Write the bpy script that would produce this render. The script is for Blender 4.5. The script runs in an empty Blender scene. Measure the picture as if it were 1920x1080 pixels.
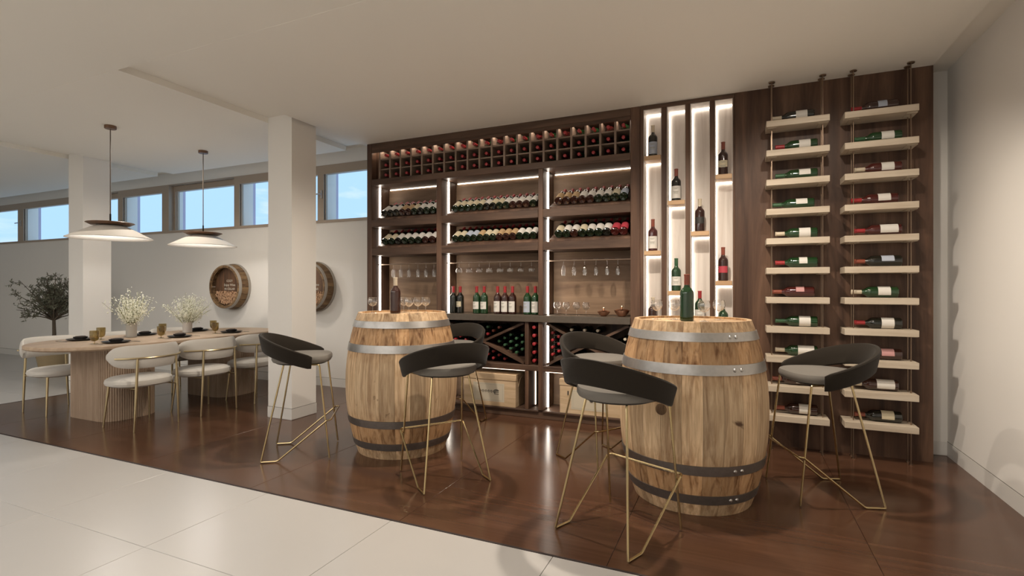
import bpy, math, random
from mathutils import Vector, Matrix
random.seed(7)
PI = math.pi
scn = bpy.context.scene
col = scn.collection

# ------------------------------------------------------------------ camera
cam_d = bpy.data.cameras.new('camera'); cam_d.sensor_width = 36; cam_d.lens = 18.0
cam = bpy.data.objects.new('camera', cam_d); col.objects.link(cam)
cam.location = (0, 0, 1.2); cam.rotation_euler = (PI/2, 0, math.atan(420/960))
scn.camera = cam

# ------------------------------------------------------------------ world
world = bpy.data.worlds.new('sky'); scn.world = world; world.use_nodes = True
wn, wl = world.node_tree.nodes, world.node_tree.links
wn.clear()
out = wn.new('ShaderNodeOutputWorld'); bg = wn.new('ShaderNodeBackground')
tc = wn.new('ShaderNodeTexCoord'); mp = wn.new('ShaderNodeMapping'); mp.inputs['Scale'].default_value = (3, 3, 11)
nz = wn.new('ShaderNodeTexNoise'); nz.inputs['Scale'].default_value = 2.2; nz.inputs['Detail'].default_value = 6
rp = wn.new('ShaderNodeValToRGB'); rp.color_ramp.elements[0].position = .55; rp.color_ramp.elements[1].position = .75
mx = wn.new('ShaderNodeMixRGB'); mx.inputs[1].default_value = (.43, .70, 1.0, 1); mx.inputs[2].default_value = (.82, .92, 1.0, 1)
wl.new(tc.outputs['Generated'], mp.inputs[0]); wl.new(mp.outputs[0], nz.inputs[0]); wl.new(nz.outputs[0], rp.inputs[0])
wl.new(rp.outputs[0], mx.inputs[0]); wl.new(mx.outputs[0], bg.inputs[0]); bg.inputs[1].default_value = 1.12
wl.new(bg.outputs[0], out.inputs[0])

# ------------------------------------------------------------------ lights and exposure
vs = scn.view_settings
vs.view_transform = 'Standard'; vs.look = 'None'; vs.gamma = 1.0; vs.use_curve_mapping = False; vs.exposure = 0.1
WARM = (1.0, .88, .74)
NEUT = (1.0, .962, .91)
def area(name, loc, sx, sy, power, colr=NEUT, rot=(0, 0, 0)):
    d = bpy.data.lights.new(name, 'AREA'); d.shape = 'RECTANGLE'; d.size = sx; d.size_y = sy; d.energy = power; d.color = colr
    o = bpy.data.objects.new(name, d); col.objects.link(o); o.location = loc; o.rotation_euler = rot; return o
def spot(name, loc, target, power, angle=70, blend=.6, radius=.04, colr=WARM):
    d = bpy.data.lights.new(name, 'SPOT'); d.energy = power; d.spot_size = math.radians(angle); d.spot_blend = blend
    d.shadow_soft_size = radius; d.color = colr
    o = bpy.data.objects.new(name, d); col.objects.link(o); o.location = loc
    o.rotation_euler = (Vector(target)-Vector(loc)).to_track_quat('-Z', 'Y').to_euler(); return o
# added fill lights under the ceiling, no fixtures, behind and left of the camera
area('ceiling_fill', (-2.2, -1.7, 2.70), 4.5, 2.2, 98)
area('ceiling_fill', (-7.5, -1.0, 2.70), 4.5, 2.2, 96)
# downlights over the barrels, a washer for the right wall, and added fills
spot('downlight', (-2.0, 3.15, 2.70), (-2.1, 3.15, 0), 140, 150, .8)
spot('downlight', (-.35, 3.1, 2.70), (-.3, 3.1, 0), 155, 150, .8)
spot('rack_fill', (.45, 2.75, 2.70), (.66, 4.3, 1.1), 40, 85, .6)  # added fill without a fixture, brightens the hanging racks and panel
spot('cabinet_fill', (-1.9, 2.75, 2.70), (-2.1, 4.4, .9), 18, 95, .7)  # added fill for the cabinet front, no lamp hangs there
spot('wall_washer', (.30, 2.0, 2.70), (1.385, 2.75, .8), 22, 84, .35)
spot('table_fill', (-5.44, 3.4, 2.70), (-5.44, 3.4, 0), 45, 160, .6)  # added wide fill that lifts the walls around the table

# ------------------------------------------------------------------ materials
MATS = {}
def nodes_of(name):
    m = bpy.data.materials.new(name); m.use_nodes = True; MATS[name] = m
    nt = m.node_tree; b = nt.nodes['Principled BSDF']; return m, nt.nodes, nt.links, b
def plain(name, c, rough=.6, metal=0., bump=0., bscale=80., spec=.5, coat=0., sheen=0., var=0.0):
    m, n, l, b = nodes_of(name)
    b.inputs['Base Color'].default_value = (*c, 1); b.inputs['Roughness'].default_value = rough
    b.inputs['Metallic'].default_value = metal; b.inputs['Specular IOR Level'].default_value = spec
    b.inputs['Coat Weight'].default_value = coat; b.inputs['Sheen Weight'].default_value = sheen
    t = n.new('ShaderNodeTexCoord'); z = n.new('ShaderNodeTexNoise'); z.inputs['Scale'].default_value = bscale; z.inputs['Detail'].default_value = 4
    l.new(t.outputs['Object'], z.inputs[0])
    if var:
        r = n.new('ShaderNodeMixRGB'); r.inputs[1].default_value = (*[x*(1-var) for x in c], 1); r.inputs[2].default_value = (*[min(1, x*(1+var)) for x in c], 1)
        l.new(z.outputs[0], r.inputs[0]); l.new(r.outputs[0], b.inputs['Base Color'])
    if bump:
        bp = n.new('ShaderNodeBump'); bp.inputs['Strength'].default_value = bump; bp.inputs['Distance'].default_value = .004
        l.new(z.outputs[0], bp.inputs['Height']); l.new(bp.outputs[0], b.inputs['Normal'])
    return m
def wood(name, c1, c2, axis=2, scale=6., stretch=14., rough=.45, c3=None, coat=0., bump=.12, rnd=True, lo=.35, hi=.68, spec=.5):
    """grain running along the object's own axis"""
    m, n, l, b = nodes_of(name)
    t = n.new('ShaderNodeTexCoord'); mpn = n.new('ShaderNodeMapping')
    s = [scale]*3; s[axis] = scale/stretch; mpn.inputs['Scale'].default_value = s
    if rnd:
        oi = n.new('ShaderNodeObjectInfo'); mu = n.new('ShaderNodeMath'); mu.operation = 'MULTIPLY'; mu.inputs[1].default_value = 37.
        l.new(oi.outputs['Random'], mu.inputs[0]); cx = n.new('ShaderNodeCombineXYZ')
        for i in range(3): l.new(mu.outputs[0], cx.inputs[i])
        l.new(cx.outputs[0], mpn.inputs['Location'])
    z = n.new('ShaderNodeTexNoise'); z.inputs['Scale'].default_value = 3.; z.inputs['Detail'].default_value = 7; z.inputs['Roughness'].default_value = .62; z.inputs['Distortion'].default_value = .5
    l.new(t.outputs['Object'], mpn.inputs[0]); l.new(mpn.outputs[0], z.inputs[0])
    r = n.new('ShaderNodeValToRGB'); r.color_ramp.elements[0].position = lo; r.color_ramp.elements[1].position = hi
    r.color_ramp.elements[0].color = (*c1, 1); r.color_ramp.elements[1].color = (*c2, 1)
    if c3:
        e = r.color_ramp.elements.new((lo+hi)/2); e.color = (*c3, 1)
    l.new(z.outputs[0], r.inputs[0]); l.new(r.outputs[0], b.inputs['Base Color'])
    b.inputs['Roughness'].default_value = rough; b.inputs['Coat Weight'].default_value = coat; b.inputs['Coat Roughness'].default_value = .15; b.inputs['Specular IOR Level'].default_value = spec
    bp = n.new('ShaderNodeBump'); bp.inputs['Strength'].default_value = bump; bp.inputs['Distance'].default_value = .003
    l.new(z.outputs[0], bp.inputs['Height']); l.new(bp.outputs[0], b.inputs['Normal'])
    return m
def emit(name, c, s):
    m, n, l, b = nodes_of(name)
    b.inputs['Base Color'].default_value = (*c, 1); b.inputs['Emission Color'].default_value = (*c, 1); b.inputs['Emission Strength'].default_value = s
    return m
def clear_glass(name, tint=(1, 1, 1)):
    # thin-walled glass: see-through face on, mirror-like towards the rims
    m = bpy.data.materials.new(name); m.use_nodes = True; MATS[name] = m
    n, l = m.node_tree.nodes, m.node_tree.links; n.clear()
    o = n.new('ShaderNodeOutputMaterial'); a = n.new('ShaderNodeBsdfTransparent'); a.inputs[0].default_value = (*tint, 1)
    g = n.new('ShaderNodeBsdfGlossy'); g.inputs['Roughness'].default_value = .03; g.inputs[0].default_value = (*[.5+.5*c for c in tint], 1)
    w = n.new('ShaderNodeLayerWeight'); w.inputs[0].default_value = .5
    p = n.new('ShaderNodeMath'); p.operation = 'POWER'; p.inputs[1].default_value = 2.2; l.new(w.outputs['Facing'], p.inputs[0])
    q = n.new('ShaderNodeMath'); q.operation = 'MULTIPLY_ADD'; q.inputs[1].default_value = .8; q.inputs[2].default_value = .09; l.new(p.outputs[0], q.inputs[0])
    k = n.new('ShaderNodeMixShader'); l.new(q.outputs[0], k.inputs[0]); l.new(a.outputs[0], k.inputs[1]); l.new(g.outputs[0], k.inputs[2]); l.new(k.outputs[0], o.inputs[0])
    return m
def pane_glass(name):
    m = bpy.data.materials.new(name); m.use_nodes = True; MATS[name] = m
    n, l = m.node_tree.nodes, m.node_tree.links; n.clear()
    o = n.new('ShaderNodeOutputMaterial'); a = n.new('ShaderNodeBsdfTransparent'); g = n.new('ShaderNodeBsdfGlossy'); g.inputs['Roughness'].default_value = .02
    k = n.new('ShaderNodeMixShader'); k.inputs[0].default_value = .03
    l.new(a.outputs[0], k.inputs[1]); l.new(g.outputs[0], k.inputs[2]); l.new(k.outputs[0], o.inputs[0])
    return m

plain('wall_paint', (.80, .775, .735), .75, bump=.03, bscale=150)
plain('ceiling_paint', (.85, .82, .755), .85, bump=.02, bscale=150)
plain('baseboard_paint', (.72, .70, .665), .55)
plain('gap_shade', (.22, .205, .185), .8)  # dark tone that paints in the shade of the groove over the baseboards
plain('exterior_render', (.52, .48, .62), .9, bump=.2, bscale=60)
plain('white_tile', (.475, .457, .437), .30, var=.05, bscale=1.5)
plain('grout', (.40, .38, .36), .8)
wood('dark_floor', (.060, .028, .015), (.118, .058, .033), axis=0, scale=5.5, stretch=26, rough=.19, c3=(.088, .041, .023), lo=.22, hi=.82, bump=.003, spec=.45)
plain('floor_gap', (.02, .01, .008), .7)
wood('walnut_v', (.048, .025, .016), (.160, .090, .056), axis=2, scale=3.4, stretch=12, rough=.45, c3=(.092, .050, .032), spec=.3)
wood('walnut_h', (.050, .028, .019), (.135, .080, .054), axis=0, scale=3.2, stretch=10, rough=.45, c3=(.088, .052, .035), spec=.3)
wood('walnut_back', (.13, .080, .050), (.27, .180, .115), axis=0, scale=2.6, stretch=9, rough=.5, c3=(.19, .122, .076), spec=.3)
wood('walnut_cubby', (.16, .11, .08), (.28, .20, .15), axis=1, scale=3, stretch=8, rough=.5)
wood('whitewashed', (.56, .50, .45), (.74, .69, .64), axis=2, scale=5, stretch=14, rough=.6)
wood('oak_shelf', (.42, .26, .14), (.55, .36, .2), axis=0, scale=5, stretch=8, rough=.5)
wood('pale_oak', (.46, .375, .28), (.58, .50, .395), axis=0, scale=7, stretch=10, rough=.55)
wood('table_oak', (.36, .255, .17), (.50, .375, .265), axis=1, scale=5, stretch=12, rough=.45)
wood('pedestal_oak', (.32, .225, .155), (.44, .325, .235), axis=2, scale=6, stretch=10, rough=.55)
wood('crate_pine', (.48, .34, .20), (.66, .50, .33), axis=0, scale=6, stretch=10, rough=.6)
wood('pendant_wood', (.10, .048, .022), (.20, .10, .05), axis=0, scale=8, stretch=6, rough=.4)
wood('old_stave', (.09, .047, .022), (.32, .20, .095), axis=1, scale=6, stretch=6, rough=.7)
wood('old_head', (.05, .024, .012), (.17, .085, .04), axis=2, scale=6, stretch=8, rough=.6)
# barrel oak: pale boards with brown runs
def barrel_oak():
    m, n, l, b = nodes_of('barrel_oak')
    t = n.new('ShaderNodeTexCoord'); oi = n.new('ShaderNodeObjectInfo'); mu = n.new('ShaderNodeMath'); mu.operation = 'MULTIPLY'; mu.inputs[1].default_value = 53
    l.new(oi.outputs['Random'], mu.inputs[0]); cx = n.new('ShaderNodeCombineXYZ')
    for i in range(3): l.new(mu.outputs[0], cx.inputs[i])
    def noise(sc, det, dist):
        mpn = n.new('ShaderNodeMapping'); mpn.inputs['Scale'].default_value = sc; l.new(cx.outputs[0], mpn.inputs['Location'])
        z = n.new('ShaderNodeTexNoise'); z.inputs['Scale'].default_value = 1; z.inputs['Detail'].default_value = det; z.inputs['Distortion'].default_value = dist; z.inputs['Roughness'].default_value = .6
        l.new(t.outputs['Object'], mpn.inputs[0]); l.new(mpn.outputs[0], z.inputs[0]); return z
    z1 = noise((70, 70, 3.0), 7, .4); z2 = noise((26, 26, 1.8), 6, .8); z3 = noise((9, 9, 5), 4, .5)
    r1 = n.new('ShaderNodeValToRGB'); r1.color_ramp.elements[0].position = .3; r1.color_ramp.elements[1].position = .7
    r1.color_ramp.elements[0].color = (.48, .315, .175, 1); r1.color_ramp.elements[1].color = (.84, .635, .41, 1)
    r2 = n.new('ShaderNodeValToRGB'); r2.color_ramp.elements[0].position = .47; r2.color_ramp.elements[1].position = .66
    r2.color_ramp.elements[0].color = (0, 0, 0, 1); r2.color_ramp.elements[1].color = (1, 1, 1, 1)
    # the stain is stronger on the ends of the staves, where the hoops weep
    sp = n.new('ShaderNodeSeparateXYZ'); l.new(t.outputs['Object'], sp.inputs[0])
    # distance from mid-height
    sb = n.new('ShaderNodeMath'); sb.operation = 'SUBTRACT'; sb.inputs[1].default_value = .51; l.new(sp.outputs[2], sb.inputs[0])
    ab = n.new('ShaderNodeMath'); ab.operation = 'ABSOLUTE'; l.new(sb.outputs[0], ab.inputs[0])
    rz = n.new('ShaderNodeValToRGB'); l.new(ab.outputs[0], rz.inputs[0])
    rz.color_ramp.elements[0].position = .0; rz.color_ramp.elements[0].color = (0, 0, 0, 1)
    for p_, v_ in ((.16, .08), (.23, .45), (.27, 1), (.40, 1), (.44, .35), (.50, .3)):
        e_ = rz.color_ramp.elements.new(p_); e_.color = (v_, v_, v_, 1)
    m3 = n.new('ShaderNodeMapRange'); m3.inputs[3].default_value = .45; m3.inputs[4].default_value = 1.0; l.new(rz.outputs[0], m3.inputs[0])
    fm = n.new('ShaderNodeMath'); fm.operation = 'MULTIPLY'; l.new(r2.outputs[0], fm.inputs[0]); l.new(m3.outputs[0], fm.inputs[1])
    m4 = n.new('ShaderNodeMapRange'); m4.inputs[3].default_value = 0; m4.inputs[4].default_value = .6; l.new(rz.outputs[0], m4.inputs[0])
    k0 = n.new('ShaderNodeMixRGB'); k0.inputs[2].default_value = (.46, .225, .08, 1); l.new(m4.outputs[0], k0.inputs[0]); l.new(r1.outputs[0], k0.inputs[1])
    k = n.new('ShaderNodeMixRGB'); k.inputs[2].default_value = (.19, .085, .032, 1)
    l.new(z1.outputs[0], r1.inputs[0]); l.new(z2.outputs[0], r2.inputs[0]); l.new(fm.outputs[0], k.inputs[0]); l.new(k0.outputs[0], k.inputs[1])
    r3 = n.new('ShaderNodeValToRGB'); r3.color_ramp.elements[0].position = .27; r3.color_ramp.elements[1].position = .33
    r3.color_ramp.elements[0].color = (1, 1, 1, 1); r3.color_ramp.elements[1].color = (0, 0, 0, 1)
    k2 = n.new('ShaderNodeMixRGB'); k2.inputs[2].default_value = (.12, .06, .03, 1)
    l.new(z3.outputs[0], r3.inputs[0]); l.new(r3.outputs[0], k2.inputs[0]); l.new(k.outputs[0], k2.inputs[1])
    # each stave slightly lighter or darker
    ma = n.new('ShaderNodeMapRange'); ma.inputs[3].default_value = .68; ma.inputs[4].default_value = 1.12; l.new(oi.outputs['Random'], ma.inputs[0])
    k3 = n.new('ShaderNodeMixRGB'); k3.blend_type = 'MULTIPLY'; k3.inputs[0].default_value = 1; l.new(k2.outputs[0], k3.inputs[1]); l.new(ma.outputs[0], k3.inputs[2])
    l.new(k3.outputs[0], b.inputs['Base Color']); b.inputs['Roughness'].default_value = .6; b.inputs['Specular IOR Level'].default_value = .3
    bp = n.new('ShaderNodeBump'); bp.inputs['Strength'].default_value = .3; bp.inputs['Distance'].default_value = .003
    l.new(z1.outputs[0], bp.inputs['Height']); l.new(bp.outputs[0], b.inputs['Normal'])
barrel_oak()
plain('hoop_steel', (.44, .425, .41), .38, .9, bump=.1, bscale=40, var=.15)
plain('hoop_iron', (.21, .19, .175), .45, .8, bump=.15, bscale=40, var=.2)
plain('rivet_steel', (.45, .43, .41), .3, 1)
plain('stone', (.08, .064, .049), .35, bump=.1, bscale=30, var=.25)
plain('brass', (.50, .39, .21), .25, 1)
plain('brass_soft', (.55, .45, .27), .3, 1)
plain('copper', (.75, .42, .29), .25, 1)
plain('steel', (.5, .48, .45), .25, 1)
plain('bronze', (.30, .22, .16), .35, 1)
plain('stool_fabric', (.021, .0162, .0115), .8, bump=.25, bscale=500, sheen=.10, spec=.12)
plain('seat_fabric', (.18, .165, .145), .85, bump=.25, bscale=500, sheen=.05, spec=.2)
plain('boucle', (.56, .525, .475), .9, bump=.4, bscale=300, sheen=.2)
plain('shade_white', (.78, .74, .68), .6)
plain('cable', (.12, .09, .065), .5)
plain('plate_black', (.022, .020, .019), .4)
plain('napkin', (.05, .035, .03), .9, bump=.3, bscale=120)
plain('ceramic', (.44, .42, .38), .7, bump=.4, bscale=60)
plain('ceramic_white', (.58, .55, .52), .6, bump=.2, bscale=60)
plain('blossom', (.86, .85, .72), .8)
plain('stem_green', (.30, .30, .13), .7)
plain('leaf_olive', (.15, .15, .10), .6, var=.4, bscale=9)
plain('bark', (.11, .085, .06), .85, bump=.5, bscale=60)
plain('basket', (.33, .25, .14), .7, bump=.5, bscale=90)
plain('window_frame', (.40, .325, .255), .5)
plain('handle_metal', (.5, .5, .52), .3, .8)
plain('cork', (.44, .27, .16), .8, var=.3, bscale=50)
plain('ring_grey', (.42, .385, .34), .5, .3)
plain('glass_green', (.007, .036, .010), .08, spec=.7, coat=.3)
plain('glass_dark', (.006, .007, .005), .08, spec=.7, coat=.3)
plain('glass_deep', (.004, .013, .005), .08, spec=.7, coat=.3)
plain('glass_red', (.055, .008, .007), .08, spec=.7, coat=.3)
plain('glass_brown', (.03, .009, .006), .08, spec=.7, coat=.3)
plain('capsule_red', (.32, .025, .03), .35)
plain('capsule_cream', (.58, .50, .38), .4)
plain('capsule_green', (.035, .10, .045), .35)
plain('capsule_rust', (.24, .06, .035), .4)
plain('label_white', (.66, .63, .58), .7)
plain('label_cream', (.58, .51, .36), .7)
plain('label_tan', (.44, .30, .16), .7)
plain('label_red', (.45, .05, .07), .6)
plain('label_blue', (.40, .44, .52), .7)
plain('label_black', (.03, .028, .025), .6)
plain('label_pink', (.5, .26, .25), .7)
plain('ink', (.05, .045, .04), .8)
plain('ink_grey', (.32, .31, .26), .8)
plain('paper_grey', (.56, .50, .39), .8)
plain('lettering', (.62, .58, .5), .7)
clear_glass('clear_glass', (.97, .97, .97))
clear_glass('amber_glass', (.76, .69, .50))
pane_glass('pane')
emit('led_white', (1.0, .90, .78), 14.0)
emit('led_soft', (1.0, .87, .72), 20.0)
emit('led_niche', (1.0, .92, .82), 7.0)
emit('led_line', (1.0, .87, .72), 10.0)
emit('led_warm', (1.0, .80, .62), 2.6)
emit('lamp_glow', (1.0, .92, .80), 2.0)

# ------------------------------------------------------------------ mesh helpers
class MB:
    def __init__(s): s.v = []; s.f = []
    def add(s, vs, fs):
        o = len(s.v); s.v += [tuple(p) for p in vs]; s.f += [tuple(i+o for i in f) for f in fs]; return s
    def box(s, x0, x1, y0, y1, z0, z1):
        return s.add([(x0,y0,z0),(x1,y0,z0),(x1,y1,z0),(x0,y1,z0),(x0,y0,z1),(x1,y0,z1),(x1,y1,z1),(x0,y1,z1)],
                     [(0,3,2,1),(4,5,6,7),(0,1,5,4),(1,2,6,5),(2,3,7,6),(3,0,4,7)])
    def cbox(s, x0, x1, y0, y1, z0, z1, c=.003):
        """box with chamfered edges"""
        xs, ys, zs = (x0, x1), (y0, y1), (z0, z1); vv = []
        for i in (0, 1):
            for j in (0, 1):
                for k in (0, 1):
                    x, y, z = xs[i], ys[j], zs[k]; dx, dy, dz = (c, -c)[i], (c, -c)[j], (c, -c)[k]
                    vv += [(x, y+dy, z+dz), (x+dx, y, z+dz), (x+dx, y+dy, z)]
        I = lambda i, j, k, a: ((i*2+j)*2+k)*3+a
        F = []
        for i in (0, 1):
            f = [I(i,0,0,0), I(i,1,0,0), I(i,1,1,0), I(i,0,1,0)]; F.append(f if i else f[::-1])
        for j in (0, 1):
            f = [I(0,j,0,1), I(1,j,0,1), I(1,j,1,1), I(0,j,1,1)]; F.append(f[::-1] if j else f)
        for k in (0, 1):
            f = [I(0,0,k,2), I(1,0,k,2), I(1,1,k,2), I(0,1,k,2)]; F.append(f if k else f[::-1])
        for i in (0, 1):
            for j in (0, 1): F.append([I(i,j,0,0), I(i,j,0,1), I(i,j,1,1), I(i,j,1,0)])
            for k in (0, 1): F.append([I(i,0,k,0), I(i,0,k,2), I(i,1,k,2), I(i,1,k,0)])
        for j in (0, 1):
            for k in (0, 1): F.append([I(0,j,k,1), I(0,j,k,2), I(1,j,k,2), I(1,j,k,1)])
        for i in (0, 1):
            for j in (0, 1):
                for k in (0, 1): F.append([I(i,j,k,0), I(i,j,k,1), I(i,j,k,2)])
        return s.add(vv, F)
    def loft(s, rings, closed=True, cap=True, loop=False):
        n = len(rings[0]); o = []; fs = []
        for r in rings: o += r
        m = len(rings)
        for i in range(m if loop else m-1):
            a, b = i*n, ((i+1) % m)*n
            for j in range(n if closed else n-1):
                k = (j+1) % n; fs.append((a+j, a+k, b+k, b+j))
        if cap and not loop: fs.append(tuple(range(n))[::-1]); fs.append(tuple(range((m-1)*n, m*n)))
        return s.add(o, fs)
    def lathe(s, prof, n=24, cx=0, cy=0, cz=0, cap=True):
        rings = [[(cx+r*math.cos(2*PI*j/n), cy+r*math.sin(2*PI*j/n), cz+z) for j in range(n)] for r, z in prof]
        return s.loft(rings, True, cap)
    def tube(s, path, r, n=8, loop=False):
        P = [Vector(p) for p in path]; m = len(P); rings = []
        t0 = (P[1]-P[0]).normalized(); up = Vector((0, 0, 1)) if abs(t0.z) < .9 else Vector((1, 0, 0))
        nrm = (up - t0*up.dot(t0)).normalized()
        for i in range(m):
            if loop: t = (P[(i+1) % m]-P[i-1]).normalized()
            else: t = (P[min(i+1, m-1)]-P[max(i-1, 0)]).normalized()
            nrm = (nrm - t*nrm.dot(t)).normalized(); b = t.cross(nrm)
            rr = r[i] if isinstance(r, (list, tuple)) else r
            rings.append([tuple(P[i]+nrm*rr*math.cos(2*PI*j/n)+b*rr*math.sin(2*PI*j/n)) for j in range(n)])
        return s.loft(rings, True, True, loop)
    def prism(s, poly, z0, z1):
        return s.loft([[(x, y, z0) for x, y in poly], [(x, y, z1) for x, y in poly]])
    def mesh(s, name, mat, smooth=True):
        me = bpy.data.meshes.new(name); me.from_pydata(s.v, [], s.f); me.update()
        if mat: me.materials.append(MATS[mat])
        if smooth:
            me.shade_smooth(); me.set_sharp_from_angle(angle=math.radians(38))
        return me
    def build(s, name, mat, parent=None, loc=None, rot=None, smooth=True):
        return link(name, s.mesh(name, mat, smooth), parent, loc, rot)
def fix_normals():
    import bmesh
    for me in bpy.data.meshes:
        bm = bmesh.new(); bm.from_mesh(me); bmesh.ops.recalc_face_normals(bm, faces=bm.faces); bm.to_mesh(me); bm.free()
def link(name, me, parent=None, loc=None, rot=None):
    o = bpy.data.objects.new(name, me); col.objects.link(o)
    if parent: o.parent = parent
    if loc: o.location = loc
    if rot: o.rotation_euler = rot
    return o
def thing(name, label, cat, loc=(0, 0, 0), rz=0., group=None):
    o = bpy.data.objects.new(name, None); col.objects.link(o); o.location = loc; o.rotation_euler = (0, 0, rz); o.empty_display_size = .1
    return tag(o, label, cat, group)
def tag(o, label, cat, group=None):
    o['label'] = label; o['category'] = cat
    if group: o['group'] = group
    return o
def struct(o): o['kind'] = 'structure'; return o
def copy_tree(o, parent=None):
    c = o.copy(); col.objects.link(c); c.parent = parent
    for ch in list(o.children): copy_tree(ch, c)
    return c
def arc(cx, cy, r, a0, a1, n, z=None):
    pts = [(cx+r*math.cos(a0+(a1-a0)*i/n), cy+r*math.sin(a0+(a1-a0)*i/n)) for i in range(n+1)]
    return pts if z is None else [(x, y, z) for x, y in pts]
def soften(path, d=.02, n=3):
    """round the corners of a polyline"""
    P = [Vector(p) for p in path]; o = [P[0]]
    for i in range(1, len(P)-1):
        a = P[i]+(P[i-1]-P[i]).normalized()*d; b = P[i]+(P[i+1]-P[i]).normalized()*d
        for k in range(n+1):
            t = k/n; o.append(a*(1-t)**2+P[i]*2*t*(1-t)+b*t*t)
    o.append(P[-1]); return o
ORD = ['', 'first', 'second', 'third', 'fourth', 'fifth', 'sixth', 'seventh', 'eighth', 'ninth', 'tenth', 'eleventh', 'twelfth', 'thirteenth',
       'fourteenth', 'fifteenth', 'sixteenth', 'seventeenth', 'eighteenth', 'nineteenth', 'twentieth']

# ================================================================== SETTING
H = 2.734                       # ceiling
XR, XL, YW, YB = 1.385, -13.2, 4.838, -3.2
YF = 4.39                       # front of the wall unit
# floors
fl = struct(MB().box(XL-.15, XR+.15, YB-.15, YW+.2, -.08, -.012).build('floor', 'grout'))
WX0, WY0 = -6.948, 2.17         # the dark floor's left and front edges
gap = MB().box(WX0, XR, WY0, YW, -.012, -.006).build('floor_bed', 'floor_gap', fl)
tiles = {}
def floor_tile(x0, x1, y0, y1, mat, nm):
    w, d = x1-x0, y1-y0
    k = (round(w, 3), round(d, 3), mat)
    if k not in tiles: tiles[k] = MB().cbox(0, w, 0, d, -.014, 0, .0012).mesh(nm, mat)
    return link(nm, tiles[k], fl, (x0, y0, 0))
g = .0011
xs = [WX0] + [-1.59+1.078*i for i in range(-4, 3)] + [XR]
for a, b in zip(xs[:-1], xs[1:]): floor_tile(a+g, b-g, WY0+.012, YW, 'dark_floor', 'wood_tile')
MB().box(WX0-.008, XR, WY0, WY0+.012, -.014, .0015).build('edge_strip', 'floor_gap', fl)
MB().box(WX0-.008, WX0, WY0, YW, -.014, .0015).build('edge_strip', 'floor_gap', fl)
T = .88
def white_row(y0, y1, off, x0, x1):
    k = math.floor((x0-off)/T)
    x = off+k*T
    while x < x1:
        a, b = max(x, x0), min(x+T, x1)
        if b-a > .02: floor_tile(a+g, b-g, y0+g, y1-g, 'white_tile', 'tile')
        x += T
y = 1.49; r = 0
white_row(1.49, WY0, -2.51, XL, XR)
while y > YB:
    r += 1; white_row(max(y-T, YB), y, -2.51+(.0 if r % 2 == 0 else .0), XL, XR); y -= T
y = WY0
while y < YW-.01:
    white_row(y, min(y+T, YW), -2.51, XL, WX0-.008); y += T

# ceiling with the two recessed channels and the window pelmet
CH = [(-7.27, -6.95), (-3.985, -3.66)]
cl = MB()
Y1, Y2 = 2.19, 4.49
cl.box(XL, XR, YB, Y1, H+.0015, H+.2)                                   # ceiling before the step
for a, b in ((XL, CH[0][0]), (CH[0][1], CH[1][0]), (CH[1][1], 1.244)): cl.box(a, b, Y1, Y2, H, H+.2)
for a, b in CH: cl.box(a, b, Y1, Y2, H+.05, H+.2)
cl.box(-3.66, 1.244, Y2, YW, H, H+.2)
cl.box(XL, -3.66, Y2, YW, H+.14, H+.2)                                 # pelmet top
cl.box(1.244, XR, Y1, YW, H+.02, H+.2)
struct(cl.build('ceiling', 'ceiling_paint', smooth=False))
# walls
struct(MB().box(XR, XR+.15, YB, YW, -.08, H+.2).build('wall_right', 'wall_paint'))
bb = MB().box(XR-.004, XR, YB, 4.6, .0005, .10).build('baseboard_right', 'baseboard_paint'); struct(bb)
MB().box(XR-.002, XR, YB, 4.6, .1003, .1045).build('painted_gap_shade', 'gap_shade', bb)  # thin proud strip, its dark colour stands for shade in the groove
struct(MB().box(1.244, XR, 4.60, YW, -.08, H+.05).build('wall_corner', 'wall_paint'))
struct(MB().box(1.246, XR-.004, 4.596, 4.60, .004, .10).build('baseboard_corner', 'baseboard_paint'))
struct(MB().box(XL-.15, XL, YB, YW, -.08, H+.2).build('wall_left', 'wall_paint'))
struct(MB().box(XL, XR, YB-.15, YB, -.08, H+.2).build('wall_front', 'wall_paint'))
WZ0, WZ1 = 2.035, 2.695
OPEN = [(-13.0, -11.72), (-11.53, -10.12), (-9.95, -8.78), (-8.66, -7.72), (-7.57, -6.2), (-6.10, -4.73), (-4.63, -3.3)]
wb = MB(); wb.box(XL-.15, XR+.15, YW, YW+.2, -.08, WZ0); wb.box(XL-.15, XR+.15, YW, YW+.2, WZ1, H+.2)
px = XL
for a, b in OPEN: wb.box(px, a, YW, YW+.2, WZ0, WZ1); px = b
wb.box(px, XR, YW, YW+.2, WZ0, WZ1)
struct(wb.build('wall_back', 'wall_paint', smooth=False))
ex = MB(); px = XL
for a, b in OPEN:
    ex.box(px, a-.001, YW+.2, YW+.24, WZ0-.3, WZ1+.2); px = b+.001
struct(ex.build('wall_outer', 'exterior_render', smooth=False))
bk = struct(MB().box(XL, -3.62, YW-.004, YW, .0005, .10).build('baseboard_back', 'baseboard_paint'))
MB().box(XL, -3.62, YW-.002, YW, .1003, .1045).build('painted_gap_shade', 'gap_shade', bk)
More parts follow.
